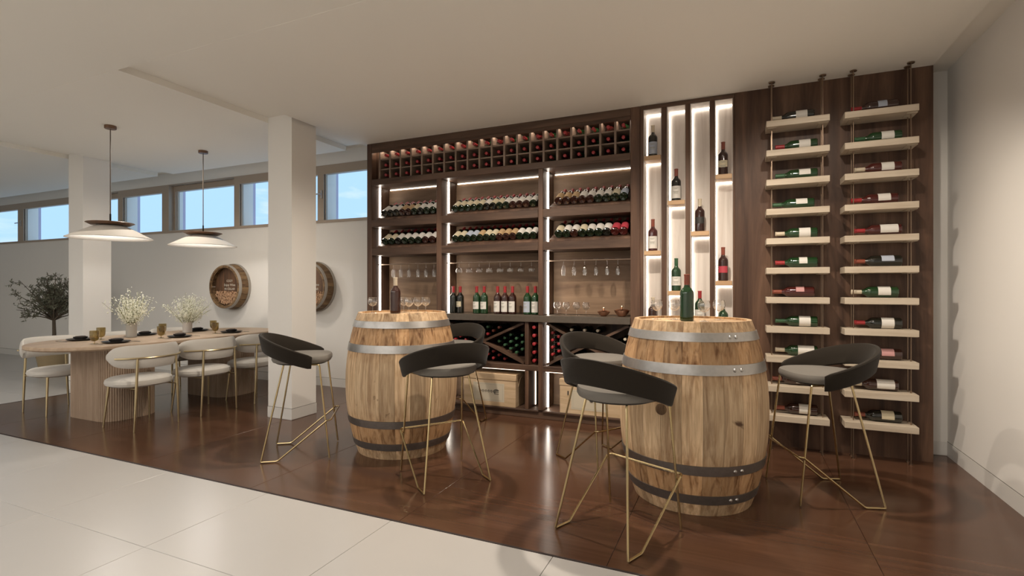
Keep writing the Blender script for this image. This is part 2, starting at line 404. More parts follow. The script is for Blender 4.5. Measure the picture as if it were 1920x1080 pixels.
# windows
for i, (a, b) in enumerate(OPEN):
    dy = .07 if i in (4, 2) else .0
    y0 = YW+dy-.012
    w = MB()
    lo = OPEN[i-1][1] if i else a-.12; hi = OPEN[i+1][0] if i < len(OPEN)-1 else b+.12
    x0, x1, z0, z1 = (a+lo)/2, (b+hi)/2, WZ0-.035, WZ1+.008
    if dy: w.box(x0, x1, YW-.012, YW+.045, z1-.012, z1); w.box(x0, a+.004, YW-.012, YW+.12, z0, z1-.012); w.box(b-.004, x1, YW-.012, YW+.12, z0, z1-.012); w.box(a, b, YW-.012, YW+.045, z0, z0+.03)
    f = a-x0
    ga, gb, gz0, gz1 = (a+.05 if dy else a), b, WZ0-.005, WZ1-(.10 if not dy else .085)
    X0_, X1_ = (a, b) if dy else (x0, x1)
    Z1_ = z1-.014 if dy else z1
    w.box(X0_, X1_, y0, y0+.06, z0+(.03 if dy else 0), gz0+.002); w.box(X0_, X1_, y0, y0+.06, gz1, Z1_)
    if ga > X0_+.002: w.box(X0_, ga, y0, y0+.06, gz0, gz1)
    if X1_ > gb+.002: w.box(gb, X1_, y0, y0+.06, gz0, gz1)
    wo = struct(w.build('window_%d' % (i+1), 'window_frame', smooth=False))
    MB().box(ga, gb, y0+.026, y0+.032, gz0, gz1).build('pane', 'pane', wo)
    f = ga-x0; z1 = gz1+f; z0 = gz0-f*.8
    MB().box(x0+f, x0+f+.012, y0+.02, y0+.05, z0+f*.8, z1-f).build('inner_bead', 'window_frame', wo)
    if i in (1, 6):
        x0 -= .02
        hm = MB().cbox(x0+.025, x0+.05, y0-.012, y0, 2.30, 2.40, .003); hm.tube([(x0+.037, y0-.01, 2.35), (x0+.037, y0-.045, 2.35)], .008); hm.tube([(x0+.037, y0-.045, 2.35), (x0-.05, y0-.05, 2.345)], .009)
        hm.build('window_handle', 'handle_metal', wo)
# columns
for i, (a, b) in enumerate(((-7.247, -6.955), (-3.986, -3.692))):
    c = struct(MB().box(a, b, 3.454, 3.747, 0, H+.05).build('wall_column', 'wall_paint'))
    c['label'] = 'square white column'
    m = MB(); t = .004
    m.box(a-t, b+t, 3.454-t, 3.454, .004, .10); m.box(a-t, b+t, 3.747, 3.747+t, .004, .10); m.box(a-t, a, 3.454, 3.747, .004, .10); m.box(b, b+t, 3.454, 3.747, .004, .10)
    m.build('baseboard', 'baseboard_paint', c, smooth=False)
    MB().box(a-.002, b+.002, 3.452, 3.749, .1003, .1045).build('painted_gap_shade', 'gap_shade', c)
# walnut wall panel behind the hanging racks
wp = struct(MB().box(-.008, 1.244, YF, 4.60, 0, H).build('wall_panel', 'walnut_v', smooth=False))

# ================================================================== WINE BOTTLES
BH, BR = .272, .0385
def bottle_meshes():
    prof = [(.001, .006), (.02, .002), (.034, 0), (BR, .005), (BR, .155), (BR*.985, .166), (BR*.9, .176), (BR*.72, .186), (BR*.5, .195), (.0155, .205), (.0145, .215), (.0142, .262), (.001, .262)]
    cap = [(.0148, .203), (.0152, .205), (.0150, .262), (.0165, .263), (.0165, .270), (.0135, .272), (.001, .272)]
    def lab(z0, z1, ang):
        m = MB(); n = 12; R = BR+.0006
        rings = []
        for z in (z0, z1): rings.append([(R*math.sin(-ang+2*ang*i/n), -R*math.cos(-ang+2*ang*i/n), z) for i in range(n+1)])
        return m.loft(rings, closed=False, cap=False)
    return prof, cap, lab
_prof, _cap, _lab = bottle_meshes()
BM = {}
for gname in ('green', 'deep', 'dark', 'red', 'brown'): BM['b'+gname] = MB().lathe(_prof, 20).mesh('bottle_glass', 'glass_'+gname)
for c in ('red', 'cream', 'green', 'rust'): BM['c'+c] = MB().lathe(_cap, 14).mesh('capsule', 'capsule_'+c)
for c in ('white', 'cream', 'tan', 'red', 'blue', 'black', 'pink'):
    BM['l'+c] = _lab(.045, .118, 1.25).mesh('label', 'label_'+c)
    BM['s'+c] = _lab(.065, .118, 1.0).mesh('label', 'label_'+c)
    BM['t'+c] = _lab(.022, .125, 1.25).mesh('label', 'label_'+c)
def small_print():
    m = MB(); R = BR+.001
    for z, a in ((.105, .5), (.098, .3), (.075, .6), (.07, .45), (.06, .5)):
        m.loft([[(R*math.sin(-a+2*a*i/6), -R*math.cos(-a+2*a*i/6), zz) for i in range(7)] for zz in (z, z+.0035)], closed=False, cap=False)
    return m.mesh('label_print', 'ink_grey')
BM['print'] = small_print()
def bottle(loc, glass, cap, lab, label, group, rot=(0, 0, 0), scale=1., pr=False):
    o = link('wine_bottle', BM['b'+glass], None, loc, rot); o.scale = (scale,)*3
    tag(o, label, 'bottle', group)
    link('capsule', BM['c'+cap], o)
    if lab:
        l = link('label', BM[lab], o)
        if pr: link('label_print', BM['print'], l)
    return o

# ================================================================== WALL CABINET
cab = thing('wine_cabinet', 'tall walnut wine cabinet with lit bays, bottle cubbies and display shelves', 'cabinet', (-3.612, YF, 0))
def cpart(name, mat, *boxes, chamfer=True, parent=None):
    m = MB()
    for b in boxes:
        (m.cbox if chamfer else m.box)(b[0]+3.612, b[1]+3.612, b[2]-YF, b[3]-YF, b[4], b[5])
    return m.build(name, mat, parent or cab)
YI = 4.69                                    # inner face of the backs
BAY = [(-3.55, -2.748), (-2.69, -1.66), (-1.615, -.822)]
cpart('side_panel', 'walnut_v', (-3.612, -3.55, YF, YI+.02, 0, H))
cpart('side_panel', 'walnut_v', (-.822, -.742, YF, YI+.02, 0, H))
for a, b in ((-2.748, -2.69), (-1.66, -1.615)):
    cpart('divider', 'walnut_v', (a, b, YF+.002, YI, .95, 2.29))
    cpart('divider', 'walnut_v', (a, b, YF+.002, YI, .08, .885))
cpart('top_panel', 'walnut_h', (-3.55, -.822, YF, YI+.02, 2.665, H))
cpart('plinth', 'walnut_h', (-3.55, -.822, YF+.015, YI, 0, .075))
cpart('shelf', 'walnut_h', (-3.55, -.822, YF, YI, 2.29, 2.352))       # under the cubbies
cpart('back_panel', 'walnut_v', (-3.55, -.822, YI, YI+.02, 2.352, 2.665))
ZB = [(.95, 1.545), (1.622, 1.845), (1.920, 2.29)]
for bi, (a, b) in enumerate(BAY):
    for z0, z1 in ZB: cpart('back_panel', 'walnut_back', (a, b, YI, YI+.02, z0, z1))
    cpart('shelf', 'walnut_h', (a, b, YF, YI, 1.845, 1.920)); cpart('shelf', 'walnut_h', (a, b, YF, YI, 1.545, 1.622))
    cpart('shelf', 'walnut_h', (a, b, YF, YI, .437, .487))
    cpart('back_panel', 'walnut_v', (a, b, YI, YI+.02, .487, .885)); cpart('back_panel', 'walnut_back', (a, b, YI, YI+.02, .075, .437))
    cpart('shelf', 'walnut_h', (a, b, YF, YI, .060, .078))
    # vertical light strips on the left inner side of each bay
    for z0, z1 in ((.955, 1.54), (1.626, 1.842), (1.925, 2.285), (.49, .88), (.085, .433)):
        if bi == 0 and z0 < .9: continue
        cpart('light_strip', 'led_white', (a, a+.008, 4.516, 4.537, z0, z1), chamfer=False)
    cpart('light_strip', 'led_line', (a+.02, b-.01, YI-.008, YI-.001, 2.284, 2.2895), chamfer=False)
    cpart('light_strip', 'led_warm', (a+.02, (b-.01 if bi != 1 else -1.80), YF+.022, YF+.034, .429, .4365), chamfer=False)
# cubbies
cw = 2.64/20; X0 = -3.465
cpart('cubby_filler', 'walnut_v', (-3.55, X0-.009, YF+.10, YI, 2.352, 2.665))
for i in range(21):
    x = X0+cw*i; cpart('cubby_divider', 'walnut_cubby', (x-.009, min(x+.009, -.8225), YF+.025, YI, 2.352, 2.6565), chamfer=False)
for k in (1, 2):
    z = 2.352+.1045*k; cpart('cubby_shelf', 'walnut_cubby', (X0, -.823, YF+.035, YI, z-.006, z+.006), chamfer=False)
cpart('top_rail', 'walnut_h', (-3.55, -.822, YF, YF+.018, 2.634, 2.6648))
cpart('light_strip', 'led_soft', (-3.53, -.83, YF+.050, YF+.070, 2.6575, 2.6645), chamfer=False)
pat = 'GRGGRGGRGGRGGRGRGGRG'
for rI in range(3):
    for i in range(20):
        x = X0+cw*(i+.5); z = 2.352+.1045*(2-rI)+.006+BR+.0
        gl = 'green' if pat[(i+rI*0) % 20] == 'G' else 'red'
        bottle((x, YI-.01, z+.001), gl, 'red', None, '%s wine bottle neck in %s cubby row, %s from left' % (gl, ('top', 'middle', 'bottom')[rI], ORD[i+1]),
               'bottles in the cubbies', (PI/2, 0, 0), .92)
# sloped display cradles and the bottles on them
TILT = math.radians(57.5)
disp = {(0, 0): ['dw', 'dw', 'dw', 'bt', 'bt', 'gc', 'dw', 'gw', 'gw'],
        (0, 1): ['gc']*4+['gc', 'dw', 'dc', 'gc', 'gw', 'rw', 'rw', 'rw', 'gw'],
        (0, 2): ['rt', 'rt', 'rt', 'rw', 'rw', 'gw', 'gw', 'gc', 'gb'],
        (1, 0): ['gc', 'gc', 'dw', 'gw', 'gw', 'gw', 'rw', 'rw'],
        (1, 1): ['gc', 'gc', 'gb', 'gb', 'gt', 'gc', 'gc', 'rt', 'rt', 'rt', 'gw', 'gw', 'gw'],
        (1, 2): ['gc', 'gw', 'rw', 'gc', 'gw', 'gw', 'dw', 'rr', 'rr']}
GL = dict(d='dark', b='brown', g='green', r='red'); LB = dict(w='twhite', c='tcream', t='ttan', b='tblue', r='tred')
CN = dict(twhite='white', tcream='cream', ttan='tan', tblue='pale blue', tred='red')
for (ri, bi), seq in disp.items():
    a, b = BAY[bi]; zs = (1.92, 1.622)[ri]; n = len(seq)
    # cradle: a wedge board that carries the bottles
    m = MB(); ox, oy = a+3.612, 0
    y0, y1 = .022, YI-YF-.004
    m.loft([[(xx, y0, zs), (xx, y1, zs), (xx, y1, zs+.146), (xx, y1-.02, zs+.146), (xx, y0+.006, zs+.02), (xx, y0, zs+.02)] for xx in (a+3.612+.055, b+3.612-.004)])
    m.build('bottle_cradle', 'walnut_v', cab)
    xa, xb = (a+.10, b-.03); st = (xb-xa)/n; sc = min(.95, st/.0772)
    for i, q in enumerate(seq):
        gl, lb = GL[q[0]], LB[q[1]]
        x = xa+st*(i+.5)
        ln = sc*BH
        # base at the front, neck up and back
        zb = zs+.026+BR*sc*1.04; yb = YF+.032
        bottle((x, yb, zb), {'green': 'deep', 'red': 'brown'}.get(gl, gl) if q != 'rr' else 'red', 'red', lb, '%s bottle, %s label, %s display shelf of %s bay, %s from left' % (GL[q[0]], CN[lb], ('upper', 'lower')[ri], ('left', 'middle', 'right')[bi], ORD[i+1]),
               'tilted bottles on the display shelves', (-TILT, 0, 0), sc)
# glass rails
def rail(a, b, z):
    r = MB(); 
    for dy in (.10, .135): r.tube([(a+3.612, dy, z), (b+3.612, dy, z)], .0045, 6)
    r.build('glass_rail', 'bronze', cab)
for a, b in BAY: rail(a+.004, b-.004, 1.452)
# worktop
wt = MB().cbox(-3.55, -.822, YF-.015, YI-.002, .886, .949, .004).build('worktop', 'stone')
tag(wt, 'grey-brown stone worktop running across the wine cabinet', 'worktop')
# cross racks
def cross(a, b, z0, z1):
    dx, dz = b-a, z1-z0; L = math.hypot(dx, dz); an = math.atan2(dz, dx); w = .011
    for s in (1, -1):
        m = MB(); n = (-math.sin(an)*w, math.cos(an)*w*1)
        za, zb = (z0, z1) if s > 0 else (z1, z0)
        nx, nz = n[0]*s, n[1]
        i0 = .02
        ux, uz = dx/L*i0, (zb-za)/L*i0
        yy = (.03, .295) if s > 0 else (.031, .296)
        poly = [(a+ux+nx, za+uz+nz), (a+ux-nx, za+uz-nz), (b-ux-nx, zb-uz-nz), (b-ux+nx, zb-uz+nz)]
        m.loft([[(p[0]+3.612, yy[0], p[1]) for p in poly], [(p[0]+3.612, yy[1], p[1]) for p in poly]])
        m.build('cross_brace', 'walnut_h', cab)
RK = [(-2.69, -1.795), (-1.607, -.824)]
for a, b in RK: cross(a, b, .489, .883)
cpart('divider', 'walnut_v', (-1.793, -1.757, YF+.002, YI, .487, .885)); cpart('divider', 'walnut_v', (-1.793, -1.757, YF+.002, YI, .078, .437))
cpart('painted_glow_back', 'whitewashed', (-1.755, -1.662, YI-.012, YI, .08, .436)); cpart('light_strip', 'led_warm', (-1.756, -1.749, 4.56, 4.575, .09, .43), chamfer=False)  # pale backing paints the strip's glow onto the narrow bay's back
rows_seen = {}
for k, (a, b) in enumerate(RK):
    sc = .80; pitch, vp = .0605, .0662
    nx = int((b-a-.02)/pitch); xst = a+.01+((b-a-.02)-pitch*(nx-1))/2
    for i in range(nx):
        x = xst+pitch*i; z = .489+BR*sc+.003+(vp/2 if i % 2 else 0); j = 0
        while z+BR*sc < .881:
            u = (x-a)/(b-a)*(.883-.489)
            d1 = abs((z-.489)-u)*math.cos(math.atan2(.394, b-a)); d2 = abs((.883-z)-u)*math.cos(math.atan2(.394, b-a))
            if min(d1, d2) > BR*sc+.0135:
                up, dn = (z-.489) > u, (.883-z) < u
                right = (u > z-.489) and (u > .883-z); left = (u < z-.489) and (u < .883-z)
                if k == 0: c = 'green' if right else ('red' if (left or not up) else random.choice(['rust', 'red', 'green']))
                else: c = 'red' if left else ('green' if not right and z < .68 else random.choice(['cream', 'red', 'cream']))
                j += 1
                sec = 'right' if right else 'left' if left else 'top' if z > .686 else 'bottom'
                bottle((x, YI-.012, z), 'dark', c, None,
                       'bottle with %s capsule, %s cross rack, %s column from left, %s from bottom' % (c, ('middle', 'right')[k], ORD[i+1], ORD[j]), 'bottles in the cross racks', (PI/2, 0, 0), sc)
            z += vp
for j in range(5):
    bottle((-1.708, YI-.012, .489+BR+.001+.0772*j), 'dark', 'red', None, 'red capped wine bottle in the narrow column rack, %s from the bottom' % ORD[j+1], 'bottles in the narrow column', (PI/2, 0, 0), 1.0)

# ================================================================== NICHE CABINET
nc = thing('niche_cabinet', 'walnut unit with four tall whitewashed lit niches beside the wine cabinet', 'cabinet', (-.742, YF, 0))
def npart(name, mat, x0, x1, y0, y1, z0, z1, ch=True):
    m = MB(); (m.cbox if ch else m.box)(x0+.742, x1+.742, y0-YF, y1-YF, z0, z1); return m.build(name, mat, nc)
NI = [(-.715, -.568), (-.525, -.378), (-.341, -.192), (-.156, -.023)]
NB = 4.553
edges = [-.742]+[e for p in NI for e in p]+[-.0085]
for i in range(0, len(edges), 2): npart('upright', 'walnut_v', edges[i], edges[i+1], YF, NB+.02, 0, H-.034)
npart('top_panel', 'walnut_h', -.742, -.0085, YF, NB+.02, H-.034, H)
npart('plinth', 'walnut_h', -.715, -.023, YF+.004, NB, 0, .5)
NS = [[(2.310, 'dark', 'cream', 'tblue'), (1.512, 'red', 'rust', 'twhite'), (.85, 'brown', 'cream', 'lblack')],
      [(1.922, 'dark', 'rust', 'twhite'), (1.176, 'green', 'green', 'lwhite')],
      [(1.660, 'brown', 'cream', 'sblack'), (.905, 'green', 'red', 'lwhite')],
      [(2.105, 'brown', 'rust', 'scream'), (1.257, 'brown', 'rust', 'sred'), (.82, 'green', 'cream', 'lwhite')]]
for i, (a, b) in enumerate(NI):
    npart('back_panel', 'whitewashed', a, b, NB, NB+.02, .5, H-.034)
    for s_, (xa, xb) in enumerate(((a, a+.004), (b-.004, b))): npart('lining', 'whitewashed', xa, xb, YF+.012, NB, .5, H-.034, False)
    npart('lining', 'whitewashed', a+.004, b-.004, YF+.012, NB, H-.038, H-.0345, False)
    npart('light_strip', 'led_niche', a+.0045, a+.0095, NB-.010, NB-.002, .52, H-.045, False)
    npart('light_strip', 'led_niche', a+.015, b-.006, NB-.014, NB-.004, H-.047, H-.0385, False)
    for k, (z, gl, cp, lb) in enumerate(NS[i]):
        npart('shelf', 'oak_shelf', a+.0045, b-.0045, YF+.004, NB-.016, z-.038, z)
        npart('light_strip', 'led_niche', a+.015, b-.006, NB-.014, NB-.004, z-.046, z-.039, False)
        bottle(((a+b)/2-.006, 4.468, z+.0005), gl, cp, lb, '%s bottle standing on %s shelf of %s niche from left' % (gl if gl != 'brown' else 'dark red', ('top', 'second', 'third')[k] if len(NS[i]) > 2 else ('upper', 'lower')[k], ORD[i+1]), 'bottles in the lit niches', scale=1.0, pr=lb[1:] in ('white', 'cream', 'blue'))

# ================================================================== HANGING RACKS
RX = [(.205, .606, (.244, .571)), (.695, 1.116, (.757, 1.087))]
ZS = [2.427-.2157*i for i in range(11)]
# (glass, capsule, label, roll in degrees) per shelf, top first
LB_L = [('dark', 'cream', 'lwhite', 40), ('green', 'red', 'lwhite', 0), ('green', 'green', 'lwhite', 60), ('green', 'green', 'lwhite', 65), ('green', 'cream', 'lwhite', 10), ('green', 'red', 'swhite', 45),
        ('red', 'rust', 'spink', 60), ('green', 'green', 'lwhite', 10), ('green', 'cream', 'twhite', 10), ('brown', 'rust', 'lwhite', 40), ('brown', 'rust', 'lwhite', 30)]
LB_R = [('brown', 'red', 'sblue', 40), ('green', 'green', 'lwhite', 40), ('red', 'cream', 'lwhite', 40), ('red', 'red', 'lwhite', 50), ('red', 'red', 'twhite', 40), ('dark', 'rust', 'lblue', 70),
        ('green', 'cream', 'lwhite', 40), ('dark', 'red', 'lwhite', 5), ('brown', 'rust', 'lpink', 60), ('brown', 'cream', 'twhite', 40), ('dark', 'rust', 'lcream', 50)]
for k, (xa, xb, rods) in enumerate(RX):
    side = ('left', 'right')[k]
    rk = thing('hanging_rack', '%s hanging rack of eleven pale oak shelves on thin rods against walnut panel' % side, 'rack', (xa, 4.2, 0))
    for z in ZS:
        sh = MB().cbox(0, xb-xa, 0, .183, z-.045, z, .002).build('shelf', 'pale_oak', rk)
        for rx in rods: MB().box(rx-.03-xa, rx+.03-xa, .03, .16, z-.049, z-.045).build('shelf_clamp', 'pale_oak', sh)
    for rx in rods:
        for ry in (4.266, 4.338):
            MB().tube([(rx-xa, ry-4.2, .006), (rx-xa, ry-4.2, H-.008)], .0038, 6).build('rod', 'bronze', rk)
            MB().lathe([(.0005, 0), (.022, 0), (.022, .006), (.006, .010), (.0005, .010)], 12, rx-xa, ry-4.2, H-.0105).build('ceiling_mount', 'bronze', rk)
            MB().lathe([(.0005, 0), (.012, 0), (.012, .006), (.0005, .006)], 10, rx-xa, ry-4.2, .0005).build('floor_mount', 'bronze', rk)
    for i, (gl, cp, lb, roll) in enumerate((LB_L, LB_R)[k]):
        # lying on its side, neck to the left, label rolled towards the room
        M = Matrix.Rotation(math.radians(-90), 3, 'Y') @ Matrix.Rotation(math.radians(roll-90+90), 3, 'Z')
        xo = (xa+xb)/2+.135+(.0 if i % 3 else -.02)
        o = bottle((xo, 4.300, ZS[i]+BR+.0005), gl, cp, lb, '%s wine bottle on %s shelf from top of %s hanging rack' % (gl if gl != 'brown' else 'dark red', ORD[i+1], side), 'bottles on the hanging racks', M.to_euler(), 1.0)

# ================================================================== GLASSWARE
def glass_mesh(name, bowl, stem_h, foot_r, mat='clear_glass', n=18):
    """bowl: list of outer (r, z above the stem)"""
    t = .0018
    p = [(.0005, 0), (foot_r, 0), (foot_r, .002), (foot_r*.4, .004), (.0035, .010), (.003, stem_h*.6), (.0035, stem_h)]
    p += [(r, stem_h+z) for r, z in bowl]
    p += [(max(r-t, .0008), stem_h+z+(t if i == 0 else 0)) for i, (r, z) in reversed(list(enumerate(bowl)))]
    p += [(.0005, stem_h+bowl[0][1]+t)]
    return MB().lathe(p, n, cap=False).mesh(name, mat)
G_BALLOON = glass_mesh('wine_glass', [(.008, .002), (.023, .010), (.033, .025), (.0355, .038), (.033, .054), (.0275, .069)], .052, .028)
G_FLUTE = glass_mesh('flute_glass', [(.008, .004), (.018, .022), (.021, .045), (.0205, .065), (.0175, .092)], .055, .027)
G_COUPE = glass_mesh('bowl_glass', [(.010, .004), (.026, .012), (.033, .026), (.033, .040), (.030, .052)], .055, .027)
for j, (a, zs, cnt, nm) in enumerate((([-3.355, -3.259, -3.157, -3.044, -2.946, -2.849], G_FLUTE, 0, 'flute glass'), ([-2.554, -2.438, -2.325, -2.214, -2.099, -1.991, -1.88, -1.771], G_COUPE, 1, 'bowl glass'),
                                      ([-1.455, -1.353, -1.254, -1.150, -1.049, -.954], G_FLUTE, 2, 'flute glass'))):
    for i, x in enumerate(a):
        o = link('stem_glass', zs, None, (x, YF+.1175, 1.4615), (PI, 0, 0))
        tag(o, 'clear %s hanging from the %s rail, %s from left' % (nm, ('left', 'middle', 'right')[j], ORD[i+1]), 'glass', 'glasses on the hanging rails')
for i, x in enumerate((-1.512, -1.424, -1.328, -1.239)):
    tag(link('wine_glass', G_BALLOON, None, (x, 4.50, .9495)), 'clear wine glass on stone worktop, %s of four from left' % ORD[i+1], 'glass', 'glasses on the worktop')
# bottles on the worktop
for i, (x, gl, cp, lb) in enumerate(((-2.615, 'dark', 'red', None), (-2.536, 'dark', 'red', 'scream'), (-2.349, 'green', 'red', 'lwhite'), (-2.266, 'green', 'red', 'lwhite'), (-2.121, 'brown', 'red', 'twhite'),
                                     (-2.042, 'brown', 'red', 'twhite'), (-1.963, 'brown', 'red', 'twhite'), (-1.809, 'green', 'red', 'tblue'), (-1.728, 'green', 'red', 'twhite'))):
    bottle((x, 4.50, .9495), gl, cp, lb, '%s wine bottle standing on stone worktop, %s of nine from left' % (gl if gl != 'brown' else 'dark red', ORD[i+1]), 'bottles on the worktop', (0, 0, math.radians(-18)), .985, pr=bool(lb))
# copper bowls
for x, s, nm in ((-1.078, .88, 'smaller low copper bowl with knobbed lid beside the glasses on the worktop'), (-.917, 1.05, 'larger copper bowl with knobbed lid at the right end of the worktop')):
    t = thing('copper_bowl', nm, 'bowl', (x, 4.50, .9495))
    hh = .055 if s > 1 else .04
    MB().lathe([(.001, 0), (.026*s, 0), (.034*s, .006), (.056*s, hh*.65), (.066*s, hh), (.064*s, hh), (.001, hh-.006)], 22).build('bowl', 'copper', t)
    l = MB().lathe([(.058*s, hh-.001), (.050*s, hh+.006), (.02*s, hh+.013), (.006, hh+.015), (.005, hh+.022), (.001, hh+.022)], 20).build('lid', 'copper', t)
    MB().lathe([(.001, hh+.020), (.008, hh+.024), (.011, hh+.031), (.008, hh+.038), (.001, hh+.041)], 12).build('knob', 'brass_soft', l)
# ================================================================== WINE CRATES
def crate(x0, x1, y0, y1, z0, label, style):
    t = thing('wine_crate', label, 'crate', ((x0+x1)/2, y0, z0)); w = (x1-x0)/2; d = y1-y0; h = .245
    for k in range(2): MB().cbox(-w, w, 0, .012, .0+h/2*k+.0005, h/2*(k+1)-.0005, .001).build('front_board', 'crate_pine', t)
    for sx in (-1, 1): MB().cbox(*( (-w, -w+.012) if sx < 0 else (w-.012, w)), .0125, d, 0, h, .001).build('side_board', 'crate_pine', t)
    MB().cbox(-w+.0125, w-.0125, d-.012, d, 0, h, .001).build('back_board', 'crate_pine', t)
    MB().cbox(-w+.0125, w-.0125, .0125, d-.0125, 0, .012, .001).build('bottom_board', 'crate_pine', t)
    MB().cbox(-w-.004, w+.004, -.004, d+.002, h+.001, h+.062, .003).build('lid', 'crate_pine', t)
    lab = MB().box(-w*.62, w*.58, -.0012, -.0002, .04, .215).build('label', 'paper_grey', t)
    fr = MB()
    a, b, c, e = -w*.56, w*.52, .052, .203
    for bx in ((a, b, c, c+.0015), (a, b, e-.0015, e), (a, a+.0015, c, e), (b-.0015, b, c, e)): fr.box(bx[0], bx[1], -.0017, -.0013, bx[2], bx[3])
    fr.build('label_border', 'ink_grey', lab)
    pr = MB()
    if style == 0:      # a dark emblem with two strokes of script beside it
        cx, cz = w*.28, .135
        for q in range(3):
            r = .030-.008*q
            pr.loft([[(cx+rr*math.cos(an), -.002-.0001*q, cz+rr*math.sin(an)*.8) for an in [PI*.1+PI*1.25*i/14 for i in range(15)]] for rr in (r, r-.0045)], closed=False, cap=False)
        for q in range(3): pr.box(cx-.022, cx+.026, -.0022, -.0014, cz-.024+q*.018, cz-.019+q*.018)
        for q in range(5):
            xx = -w*.34+q*.030
            pr.tube([(xx, -.0018, cz+.014), (xx+.012, -.0018, cz-.006), (xx+.022, -.0018, cz+.012), (xx+.030, -.0018, cz-.012)], .0022, 5)
    else:
        pr.lathe([(.0005, 0), (.019, 0), (.019, .003), (.0005, .003)], 18)
        pr.v = [(v[0]+w*.05, -.0015-v[2], v[1]+.135) for v in pr.v]
        pr.tube([(-w*.72, -.002, .20), (-w*.72, -.002, .165)], .006, 6)
    pr.build('emblem', 'ink', lab)
    MB().tube(soften([(w+.003, d*.25, h-.06), (w+.010, d*.45, h+.02), (w+.006, d*.75, h+.03)], .01), .003, 6).build('rope_handle', 'crate_pine', t)
crate(-2.44, -1.89, YF+.012, 4.62, .0785, 'pale pine wine crate with dark emblem, left in the lit bay under the cross rack', 0)
crate(-1.455, -.90, YF+.012, 4.62, .0785, 'pale pine wine crate with round dark stud, under the right cross rack', 1)

# ================================================================== BARRELS
RE, RB_, BHT = .327, .413, 1.02
def br(z): return RE+(RB_-RE)*(1-((z-BHT/2)/(BHT/2))**2)
NST = 24
def stave_mesh():
    rings = []; ha = PI/NST-.0016
    for i in range(13):
        z = BHT*i/12; R = br(z); c = .003 if i in (0, 12) else 0
        rings.append([((R-c)*math.sin(a), -(R-c)*math.cos(a), z) for a in (-ha, -ha/3, ha/3, ha)]+[((R-.026)*math.sin(a), -(R-.026)*math.cos(a), z) for a in (ha, -ha)])
    return MB().loft(rings).mesh('stave', 'barrel_oak')
STAVE = stave_mesh()
def hoop_mesh(z0, z1, mat):
    p = [(br(z0)+.0005, z0), (br(z0)+.005, z0+.001), (br((z0+z1)/2)+.005, (z0+z1)/2), (br(z1)+.005, z1-.001), (br(z1)+.0005, z1)]
    return MB().lathe(p, 64, cap=False).mesh('hoop', mat)
HOOPS = [(.918, .966, 'hoop_steel'), (.748, .803, 'hoop_steel'), (.230, .283, 'hoop_iron'), (.068, .119, 'hoop_iron')]
HM = [hoop_mesh(*h) for h in HOOPS]
RIV = MB().lathe([(.0005, .006), (.007, .0045), (.0105, .0), (.011, -.003)][::-1], 10, cap=False).mesh('rivet', 'rivet_steel')
HEADW = br(1.0)-.0275
def barrel(loc, rz, label, rivet_az, bung=None):
    t = thing('oak_barrel', label, 'barrel', loc, rz, 'oak barrels used as bar tables')
    for i in range(NST): link('stave', STAVE, t, None, (0, 0, 2*PI*i/NST))
    for (z0, z1, mt), me in zip(HOOPS, HM):
        hp = link('hoop', me, t)
        for da in (-.052, .052):
            a = rivet_az-rz+da; zc = (z0+z1)/2; R = br(zc)+.006
            q = Vector((math.cos(a), math.sin(a), 0)).to_track_quat('Z', 'Y')
            link('rivet', RIV, hp, (R*math.cos(a), R*math.sin(a), zc), q.to_euler())
    n = 6; w = 2*HEADW/n
    for i in range(n):
        x0, x1 = -HEADW+w*i+.0008, -HEADW+w*(i+1)-.0008
        xs_ = [x0+(x1-x0)*k/4 for k in range(5)]
        ys_ = [math.sqrt(max(HEADW**2-x*x, 1e-5)) for x in xs_]
        poly = [(x, -y_) for x, y_ in zip(xs_, ys_)]+[(x, y_) for x, y_ in zip(xs_[::-1], ys_[::-1])]
        MB().prism(poly, .990, 1.008).build('head_board', 'barrel_oak', t)
        if i == 0: pass
    if bung is not None:
        a, z = bung; a -= rz; R = br(z)
        q = Vector((math.cos(a), math.sin(a), 0)).to_track_quat('Z', 'Y')
        MB().lathe([(.030, -.01), (.030, .003), (.027, .0045), (.0005, .0045)], 20, cap=False).build('bung', 'old_stave', t, (R*math.cos(a), R*math.sin(a), z), q.to_euler())
    return t
B1, B2 = Vector((-2.326, 3.236, 0)), Vector((-.242, 3.185, 0))
barrel(B1, .1, 'oak barrel table with one dark bottle on top, nearer the white column', math.radians(80))
barrel(B2, .35, 'oak barrel table with tall green bottle on top, nearer the hanging racks', math.radians(-50), (math.radians(-107), .56))
ZT = 1.0085
bottle((B1.x-.02, B1.y-.06, ZT), 'brown', 'cream', None, 'dark red unlabelled bottle with cream capsule on the barrel by the column', 'bottles on the barrels')
bottle((B2.x-.02, B2.y-.05, ZT), 'green', 'rust', None, 'large dark green bottle with rust capsule on the barrel by the hanging racks', 'bottles on the barrels', scale=1.0)
for i, (dx, dy) in enumerate(((-.20, -.10), (-.06, .10), (.10, -.06), (.12, .03), (.13, .12))):
    tag(link('wine_glass', G_BALLOON, None, (B1.x+dx, B1.y+dy, ZT)), 'clear wine glass on barrel by the column, %s of five from left' % ORD[i+1], 'glass', 'glasses on the barrel by the column')
for i, (dx, dy) in enumerate(((-.20, .02), (-.10, .06), (.075, -.06), (.15, .10))):
    tag(link('wine_glass', G_BALLOON, None, (B2.x+dx, B2.y+dy, ZT)), 'clear wine glass on barrel by hanging racks, %s of four from left' % ORD[i+1], 'glass', 'glasses on the barrel by the racks')

